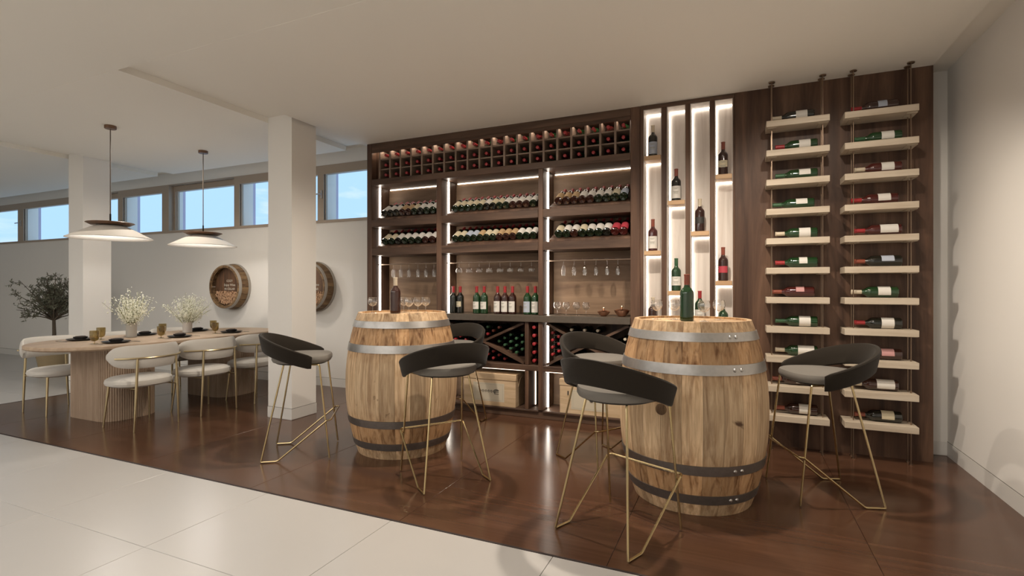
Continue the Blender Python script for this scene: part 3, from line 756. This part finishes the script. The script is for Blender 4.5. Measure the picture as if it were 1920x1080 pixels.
# ================================================================== BAR STOOLS (local +X is where the sitter looks)
def make_stool():
    t = thing('bar_stool', 'x', 'stool')
    # seat
    def outline(k, sh=1.):
        pts = []
        for i in range(40):
            a = 2*PI*i/40; c, s = math.cos(a), math.sin(a); e = 2.0 if c < 0 else 3.0
            r = (abs(c)**e+abs(s)**e)**(-1/e); pts.append((.205*r*c*k, .205*r*s*k))
        return pts
    rings = []
    for k, z in ((.86, .664), (.96, .668), (1.0, .684), (1.0, .702), (.975, .714), (.90, .721), (.6, .724), (.2, .724)):
        rings.append([(x, y_, z) for x, y_ in outline(k)])
    MB().loft(rings).build('seat', 'seat_fabric', t)
    MB().loft([[(x, y_, z) for x, y_ in outline(k)] for k, z in ((.7, .656), (.84, .656), (.90, .6635), (.6, .6636))]).build('seat_pan', 'stool_fabric', t)
    # backrest: a tilted band, high behind and low at the arm tips
    rings = []; N = 40; A = math.radians(114)
    for i in range(N+1):
        u = -1+2*i/N; a = PI+u*A; R = .262; c, s = math.cos(a), math.sin(a); x = R*c*1.0
        f = (x+R)/(R+.107)                    # 0 behind, 1 at the tips
        zc = .812-.132*f**1.0; hh = .062-.014*f; th = .030-.006*f; fl_ = .012
        if i in (0, N): hh *= .88; th *= .6
        rg = []
        for (o, zz) in ((-th/2, -hh*.86), (-th*.3, -hh), (th*.3, -hh), (th/2, -hh*.86), (th/2, 0), (th/2, hh*.86), (th*.3, hh), (-th*.3, hh), (-th/2, hh*.86), (-th/2, 0)):
            rr = R+o+fl_*zz/hh; rg.append((rr*c, rr*s*1.0, zc+zz))
        rings.append(rg)
    MB().loft(rings).build('backrest', 'stool_fabric', t)
    r = .0062
    for s in (-1, 1):
        rt, rf = Vector((-.10, .12*s, .660)), Vector((-.225, .215*s, r)); ft, ff = Vector((.15, .19*s, .660)), Vector((.222, .215*s, r))
        MB().tube(soften([(-.02, .10*s, .658), rt, rf], .012), r, 8).build('leg', 'brass', t)
        MB().tube(soften([(.02, .16*s, .658), ft, ff], .012), r, 8).build('leg', 'brass', t)
        fr = Vector((.205, .222*s, .272))
        MB().tube(soften([rf, rf+Vector((.105, .0, 0)), fr], .012), r*.95, 8).build('brace', 'brass', t)
    MB().tube(soften([(.205, -.222, .272), (.232, -.215, .276), (.232, .215, .276), (.205, .222, .272)], .015), r*.95, 8).build('footrest', 'brass', t)
    MB().tube([(-.10, -.12, .658), (-.10, .12, .658)], r*.95, 8).build('top_bar', 'brass', t)
    return t
stool = make_stool()
STO = [((-2.919, 2.827), 35, 'charcoal bar stool in front of the white column'), ((-1.7045, 2.82), 143, 'charcoal bar stool with its back turned, in front of the barrel by the column'),
       ((-2.31, 3.97), -92, 'charcoal bar stool half hidden behind the barrel by the column'), ((-.873, 3.545), -35, 'charcoal bar stool behind, left of the barrel by the racks'),
       ((-.536, 2.542), 66, 'nearest charcoal bar stool, back turned, left of the barrel by the racks'), ((.457, 3.4745), -160, 'charcoal bar stool in front of the hanging racks')]
for i, ((x, y_), a, lb) in enumerate(STO):
    o = stool if i == 0 else copy_tree(stool)
    o.location = (x, y_, .0005); o.rotation_euler = (0, 0, math.radians(a)); tag(o, lb, 'stool', 'bar stools around the barrels')

# ================================================================== DINING TABLE
TX, TY0, TY1, TZ = -5.44, 2.31, 4.62, .702
def stadium(hw, y0, y1, r, n=20):
    return [(hw*math.cos(PI+PI*i/n), y0+r+r*math.sin(PI+PI*i/n)) for i in range(n+1)]+[(hw*math.cos(PI*i/n), y1-r+r*math.sin(PI*i/n)) for i in range(n+1)]
tb = thing('dining_table', 'long oval oak dining table on two fluted pedestals', 'table', (TX, 0, 0))
m = MB(); hw = .56; rr = .58
m.loft([[(x, y_, z) for x, y_ in stadium(hw-i, TY0+i, TY1-i, rr-i)] for i, z in ((.03, TZ-.042), (.008, TZ-.036), (.0, TZ-.026), (.0, TZ-.006), (.006, TZ))])
m.build('tabletop', 'table_oak', tb)
def pedestal(y0, y1):
    # rounded-rectangle plan with vertical flutes
    base = []; hx, r = .345, .16
    cs = [(-hx+r, y0+r, PI), (hx-r, y0+r, 1.5*PI), (hx-r, y1-r, 0), (-hx+r, y1-r, .5*PI)]
    pts = []
    for cx, cy, a0 in cs: pts += arc(cx, cy, r, a0, a0+PI/2, 8)
    P = [Vector((*p, 0)) for p in pts]; P.append(P[0]); L = [0]
    for a, b in zip(P[:-1], P[1:]): L.append(L[-1]+(b-a).length)
    nfl = 112; res = []
    for k in range(nfl):
        for q, off in ((.0, 0), (.18, .006), (.5, .008), (.82, .006)):
            d = (k+q)/nfl*L[-1]; i = max(j for j in range(len(L)-1) if L[j] <= d+1e-9)
            seg = P[i+1]-P[i]; p = P[i]+seg*((d-L[i])/max(seg.length, 1e-6)); nrm = Vector((seg.y, -seg.x, 0)).normalized()
            p = p+nrm*off; res.append((p.x, p.y))
    MB().prism(res, 0.0005, TZ-.043).build('pedestal', 'pedestal_oak', tb)
pedestal(2.72, 3.18); pedestal(3.84, 4.30)

# ================================================================== DINING CHAIRS (local +X looks at the table)
def make_chair():
    t = thing('dining_chair', 'x', 'chair')
    rings = []
    for k, z in ((.55, .352), (.86, .356), (.97, .370), (1.0, .390), (.97, .412), (.86, .428), (.6, .436), (.2, .438)):
        rg = []
        for i in range(36):
            a = 2*PI*i/36; c, s = math.cos(a), math.sin(a); e = 2.5; r = (abs(c)**e+abs(s)**e)**(-1/e)
            rg.append((.03+.225*r*c*k, .24*r*s*k, z))
        rings.append(rg)
    MB().loft(rings).build('seat', 'boucle', t)
    rings = []; N = 32; A = math.radians(80)
    for i in range(N+1):
        u = -1+2*i/N; a = PI+u*A; R = .270; cx = .045
        e = max(1-abs(u)**5.0, .0)**.5; e = max(e, .30); hh, th = .100*e, .032*max(e, .55)
        c, s = math.cos(a), math.sin(a); zc = .622
        rings.append([(cx+(R+th*math.cos(b))*c*1.02, (R+th*math.cos(b))*s, zc+hh*math.sin(b)*(1 if True else 1)) for b in [2*PI*j/14 for j in range(14)]])
    MB().loft(rings).build('backrest', 'boucle', t)
    rl = [(.045+(.270+.036)*math.cos(a)*1.02, (.270+.036)*math.sin(a), .612) for a in [PI+math.radians(62)*(-1+2*i/20) for i in range(21)]]
    MB().tube(rl, .0075, 8).build('back_rail', 'brass_soft', t)
    for s in (-1, 1):
        top = Vector((-.218, .160*s, .612)); ft = Vector((-.215, .185*s, .0005))
        MB().tube([top, (top+ft)/2+Vector((-.004, 0, 0)), ft], [.009, .0115, .0075], 10).build('leg', 'brass_soft', t)
        MB().tube([(.17, .165*s, .365), (.205, .19*s, .0005)], [.0115, .0075], 10).build('leg', 'brass_soft', t)
        MB().tube([(-.219, .171*s, .352), (.0, .15*s, .352)], .0065, 8).build('side_rail', 'brass_soft', t)
    return t
chair = make_chair()
CHR = [(-4.79, 2.82, 180, 'cream dining chair with brass legs at the column side of the table, nearest the camera'), (-4.79, 3.40, 180, 'cream dining chair at the column side of the table, middle one'),
       (-4.79, 3.98, 180, 'cream dining chair at the column side of the table, partly behind the white column'),
       (-6.09, 2.82, 0, 'cream dining chair at the far side of the table, under its left end'), (-6.09, 3.40, 0, 'cream dining chair at the far side, its back showing left of the first vase'),
       (-6.09, 3.98, 0, 'cream dining chair at the far side, its back showing between the two vases')]
for i, (x, y_, a, lb) in enumerate(CHR):
    o = chair if i == 0 else copy_tree(chair)
    o.location = (x, y_, 0); o.rotation_euler = (0, 0, math.radians(a)); tag(o, lb, 'chair', 'dining chairs around the oval table')

# ================================================================== TABLEWARE
PLATE = MB().lathe([(.001, 0), (.07, 0), (.098, .008), (.108, .014), (.108, .017), (.096, .013), (.07, .006), (.001, .006)], 28).mesh('dinner_plate', 'plate_black')
BOWL = MB().lathe([(.001, 0), (.038, 0), (.052, .014), (.056, .028), (.053, .028), (.038, .012), (.001, .010)], 24).mesh('small_bowl', 'plate_black')
def knife_mesh():
    m = MB(); m.cbox(-.005, .005, -.09, -.01, 0, .005, .0015); m.loft([[(-.005, -.01, .001), (.004, -.01, .001), (.004, -.01, .003), (-.005, -.01, .003)], [(-.008, .06, .001), (.004, .06, .001), (.004, .06, .0025), (-.008, .06, .0025)], [(-.001, .095, .001), (.004, .095, .001), (.004, .095, .002), (-.001, .095, .002)]]); return m.mesh('knife', 'steel')
def fork_mesh():
    m = MB(); m.cbox(-.004, .004, -.09, .035, 0, .004, .001); m.cbox(-.011, .011, .035, .055, 0, .003, .001)
    for k in range(4): m.cbox(-.011+k*.0062, -.0076+k*.0062, .055, .095, 0, .002, .0006)
    return m.mesh('fork', 'steel')
KN, FK = knife_mesh(), fork_mesh()
G_AMBER = glass_mesh('amber_glass', [(.012, .002), (.026, .010), (.034, .030), (.036, .065), (.0365, .095)], .020, .026, 'amber_glass')
NAPM = MB().loft([[(x, y_, z) for x, y_ in stadium(.030*k, -.042*k, .042*k, .012*k, 5)] for k, z in ((1, 0), (1.02, .006), (.9, .012))]).mesh('napkin', 'napkin')
names = [('column', -5.16, 1), ('wall', -5.72, -1)]
for sn, x, sg in names:
    for j, y_ in enumerate((2.82, 3.40, 3.98)):
        w = '%s place setting, %s side of table' % (('nearest', 'middle', 'farthest')[j], sn)
        tag(link('dinner_plate', PLATE, None, (x, y_, TZ+.0005)), 'round black dinner plate of the '+w, 'plate', 'black dinner plates')
        tag(link('small_bowl', BOWL, None, (x, y_, TZ+.007)), 'small black bowl on the plate of the '+w, 'bowl', 'small black bowls')
        tag(link('folded_napkin', NAPM, None, (x, y_, TZ+.0295), (0, 0, .5)), 'dark napkin in the bowl of the '+w, 'napkin', 'dark napkins')
        tag(link('knife', KN, None, (x, y_+.15*sg, TZ+.0005), (0, 0, sg*PI/2)), 'steel knife beside the plate of the '+w, 'knife', 'table knives')
        tag(link('fork', FK, None, (x, y_-.15*sg, TZ+.0005), (0, 0, sg*PI/2)), 'steel fork beside the plate of the '+w, 'fork', 'table forks')
        tag(link('amber_glass', G_AMBER, None, (x-.10*sg, y_-.12+.24*(sg < 0), TZ+.0005)), 'amber tinted drinking glass of the '+w, 'glass', 'amber glasses on the table')
# vases and their blossom sprays
def vase(loc, mat, label, blabel, seed, h=.145):
    v = MB().lathe([(.001, 0), (.040, 0), (.046, .004), (.047, h*.9), (.050, h), (.043, h), (.041, .02), (.001, .02)], 26).build('vase', mat, None, loc)
    tag(v, label, 'vase', 'vases on the dining table')
    rnd = random.Random(seed)
    t = thing('blossom_spray', blabel, 'flowers', (loc[0], loc[1], loc[2]+.02), 0, 'blossom sprays')
    st = MB(); bl = MB()
    for s in range(60):
        a = rnd.uniform(0, 2*PI); sp = rnd.uniform(.02, .25); ht = rnd.uniform(.13, .31)*(1.1-sp*1.8)
        p0 = Vector((rnd.uniform(-.02, .02), rnd.uniform(-.02, .02), 0)); p1 = Vector((math.cos(a)*.036, math.sin(a)*.036, h-.01)); p2 = Vector((math.cos(a)*sp, math.sin(a)*sp, h+ht))
        pts = []
        for k in range(7):
            u = k/6; pts.append(p0*(1-u)**2+p1*2*u*(1-u)*1.0+p2*u*u)
        st.tube(pts, .0013, 4)
        for k in range(26):
            u = rnd.uniform(.45, 1.0); b = p0*(1-u)**2+p1*2*u*(1-u)+p2*u*u
            d = Vector((rnd.gauss(0, 1), rnd.gauss(0, 1), rnd.gauss(0, .8))).normalized(); L = rnd.uniform(.006, .050)
            c = b+d*L; q = rnd.uniform(.0036, .0066); dd = d*q*1.9; sd = d.orthogonal().normalized()*q; s2 = d.cross(sd).normalized()*q
            bl.add([c-dd*.6, c+sd, c+s2, c-sd, c-s2, c+dd], [(0, 2, 1), (0, 3, 2), (0, 4, 3), (0, 1, 4), (5, 1, 2), (5, 2, 3), (5, 3, 4), (5, 4, 1)])
    st.build('stems', 'stem_green', t)
    b = bl.build('blossoms', 'blossom', t, smooth=False); b['kind'] = 'stuff'
vase((-5.60, 3.20, TZ+.0005), 'ceramic', 'grey rough ceramic vase, nearer one on the dining table', 'white blossom spray in the nearer grey vase', 3)
vase((-5.62, 3.79, TZ+.0005), 'ceramic_white', 'white ceramic vase, farther one on the dining table', 'white blossom spray in the farther white vase', 8, .12)

# ================================================================== PENDANTS
def pendant(x, y_, label):
    t = thing('pendant_lamp', label, 'lamp', (x, y_, H), 0, 'pendant lamps over the table')
    z = -H
    MB().lathe([(.001, -.030), (.045, -.030), (.048, -.026), (.048, -.0005), (.001, -.0005)], 24).build('ceiling_rose', 'pendant_wood', t)
    MB().tube([(0, 0, -.030), (0, 0, 1.90-H)], .0045, 8).build('cable', 'cable', t)
    MB().tube([(0, 0, 1.90-H), (0, 0, 1.815-H)], .0075, 8).build('cable_sleeve', 'stool_fabric', t)
    MB().lathe([(.001, 1.800+z), (.10, 1.798+z), (.15, 1.792+z), (.19, 1.8135+z), (.185, 1.818+z), (.12, 1.822+z), (.001, 1.826+z)], 36).build('wood_disc', 'pendant_wood', t)
    sh = MB().lathe([(.06, 1.795+z), (.105, 1.790+z), (.15, 1.772+z), (.22, 1.735+z), (.29, 1.695+z), (.335, 1.672+z), (.336, 1.667+z), (.330, 1.667+z), (.28, 1.692+z), (.21, 1.728+z), (.14, 1.765+z), (.06, 1.780+z)], 48, cap=True).build('shade', 'shade_white', t)
    MB().lathe([(.001, 1.768+z), (.05, 1.766+z), (.06, 1.779+z), (.001, 1.7795+z)], 20).build('diffuser', 'lamp_glow', sh)
    d = bpy.data.lights.new('pendant_bulb', 'POINT'); d.energy = 8; d.color = NEUT; d.shadow_soft_size = .03
    o = bpy.data.objects.new('pendant_bulb', d); col.objects.link(o); o.parent = t; o.location = (0, 0, 1.722+z)
pendant(-5.423, 2.915, 'white dish pendant lamp with wooden disc, nearer one on the left')
pendant(-5.463, 3.864, 'white dish pendant lamp with wooden disc, farther one toward the column')

# ================================================================== WALL BARRELS
def text_mesh(body, size):
    c = bpy.data.curves.new('lettering', 'FONT'); c.body = body; c.size = size; c.align_x = 'CENTER'; c.extrude = .0008
    o = bpy.data.objects.new('lettering', c); col.objects.link(o); dg = bpy.context.evaluated_depsgraph_get(); dg.update()
    me = bpy.data.meshes.new_from_object(o.evaluated_get(dg)); bpy.data.objects.remove(o); me.materials.clear(); me.materials.append(MATS['lettering']); return me
TXT = [text_mesh('COZY', .042), text_mesh('Enjoy Wine', .046), text_mesh('IN CELLAR', .042)]
CORK = MB().lathe([(.001, -.016), (.0088, -.016), (.0092, -.0145), (.0092, .0145), (.0088, .016), (.001, .016)], 7).mesh('cork', 'cork')
def wall_barrel(x, label, seed):
    zc = 1.216; dp = .165
    t = thing('wall_barrel', label, 'wall decor', (x, YW, zc), 0, 'barrel ends hung on the wall')
    n = 20
    for i in range(n):
        a0 = 2*PI*(i+.02)/n; a1 = 2*PI*(i+.98)/n; rings = []
        for yy, R in ((-dp, .283), (-dp*.5, .298), (-.001, .306)):
            q = [a0, (a0+a1)/2, a1]
            rings.append([(R*math.cos(a), yy, R*math.sin(a)) for a in q]+[((R-.024)*math.cos(a), yy, (R-.024)*math.sin(a)) for a in q[::-1]])
        MB().loft(rings).build('stave', 'old_stave', t)
    for y0, y1, R0, R1 in ((-dp+.006, -dp+.040, .284, .290), (-.034, -.002, .304, .306)):
        rg = []
        for (yy, R) in ((y0, R0), (y0, R0+.006), (y1, R1+.006), (y1, R1)): rg.append([(R*math.cos(2*PI*j/48), yy, R*math.sin(2*PI*j/48)) for j in range(48)])
        MB().loft(rg, cap=False, loop=True).build('hoop', 'ring_grey', t)
    w = 2*.258/6
    for i in range(6):
        x0, x1 = -.258+w*i+.0006, -.258+w*(i+1)-.0006
        q = [x0+(x1-x0)*k/4 for k in range(5)]; h = [math.sqrt(max(.258**2-v*v, 1e-5)) for v in q]
        poly = [(v, -e) for v, e in zip(q, h)]+[(v, e) for v, e in zip(q[::-1], h[::-1])]
        MB().loft([[(px_, -.092, pz) for px_, pz in poly], [(px_, -.07, pz) for px_, pz in poly]]).build('head_board', 'old_head', t)
    for me, z in zip(TXT, (.045, -.010, -.062)):
        link('lettering', me, t, (.02, -.0935, z+.02), (PI/2, 0, 0))
    # corks filling the lower part behind a clear pane
    rnd = random.Random(seed); cm = MB(); base = [tuple(v.co) for v in CORK.vertices]; fcs = [tuple(p.vertices) for p in CORK.polygons]
    for gz in range(10):
        for gx in range(17):
            cx = -.256+.0315*gx+(.015 if gz % 2 else 0); cz = -.240+.0185*gz
            if cx*cx+cz*cz > .240**2: continue
            R = Matrix.Rotation(rnd.uniform(0, PI), 3, 'Y') @ Matrix.Rotation(rnd.uniform(-.4, .4), 3, 'X')
            c = Vector((cx+rnd.uniform(-.006, .006), -.106-rnd.uniform(0, .012), cz+rnd.uniform(-.004, .004)))
            cm.add([c+R @ Vector(v) for v in base], fcs)
    o = cm.build('corks', 'cork', t); o['kind'] = 'stuff'
    rg = []
    for (yy, R) in ((-dp+.012, .250), (-dp+.012, .259), (-dp+.020, .259), (-dp+.020, .250)): rg.append([(R*math.cos(2*PI*j/40), yy, R*math.sin(2*PI*j/40)) for j in range(40)])
    MB().loft(rg, cap=False, loop=True).build('pane_ring', 'old_stave', t)
wall_barrel(-6.205, 'round barrel end with lettering and corks on the wall, left of the column', 5)
wall_barrel(-4.755, 'round barrel end on the wall, half hidden right of the white column', 9)

# ================================================================== OLIVE TREE
def olive(loc):
    t = thing('olive_tree', 'potted olive tree in tan planter beside the far left column', 'tree', loc)
    rnd = random.Random(21)
    MB().lathe([(.001, 0), (.13, 0), (.15, .01), (.205, .34), (.21, .36), (.195, .36), (.185, .33), (.001, .33)], 28).build('planter', 'basket', t)
    MB().lathe([(.001, .331), (.184, .331), (.150, .345), (.001, .348)], 20).build('soil', 'bark', t)
    wood_ = MB(); trunk_top = Vector((.01, 0, .76))
    MB().tube([(0, 0, .34), (.012, .004, .55), trunk_top], [.030, .024, .020], 8).build('trunk', 'bark', t)
    lv = MB()
    tips = []
    for i in range(40):
        a = 2*PI*i/40*3.1; el = rnd.uniform(.0, 1.45); L = rnd.uniform(.32, .54)+.12*math.sin(el)
        d = Vector((math.cos(a)*math.cos(el), math.sin(a)*math.cos(el), math.sin(el)))
        p0 = trunk_top+Vector((0, 0, -.02)); p1 = p0+d*L*.5+Vector((0, 0, .06)); p2 = p0+d*L+Vector((0, 0, .04))
        wood_.tube([p0, (p0+p1)/2+Vector((0, 0, .01)), p1, p2], [.011, .008, .006, .003], 5)
        for k in range(7):
            b = p1.lerp(p2, rnd.uniform(-.5, 1)); e = b+Vector((rnd.gauss(0, 1), rnd.gauss(0, 1), rnd.gauss(.4, .8))).normalized()*rnd.uniform(.07, .16)
            wood_.tube([b, e], [.003, .0015], 4); tips.append((b, e))
    for b, e in tips:
        for k in range(14):
            u = rnd.uniform(.1, 1.1); p = b.lerp(e, u); d = ((e-b).normalized()*.6+Vector((rnd.gauss(0, 1), rnd.gauss(0, 1), rnd.gauss(0, 1))).normalized()).normalized()
            s = d.orthogonal().normalized(); s = Matrix.Rotation(rnd.uniform(0, 2*PI), 3, d) @ s; L = rnd.uniform(.032, .058); w = L*.15; nn = d.cross(s)*w*.35
            lv.add([p, p+d*L*.5+s*w+nn, p+d*L, p+d*L*.5-s*w+nn, p+d*L*.5], [(0, 1, 4), (1, 2, 4), (2, 3, 4), (3, 0, 4)])
    wood_.build('branches', 'bark', t)
    l = lv.build('leaves', 'leaf_olive', t, smooth=False); l['kind'] = 'stuff'
olive((-8.90, 4.06, .0005))

fix_normals()
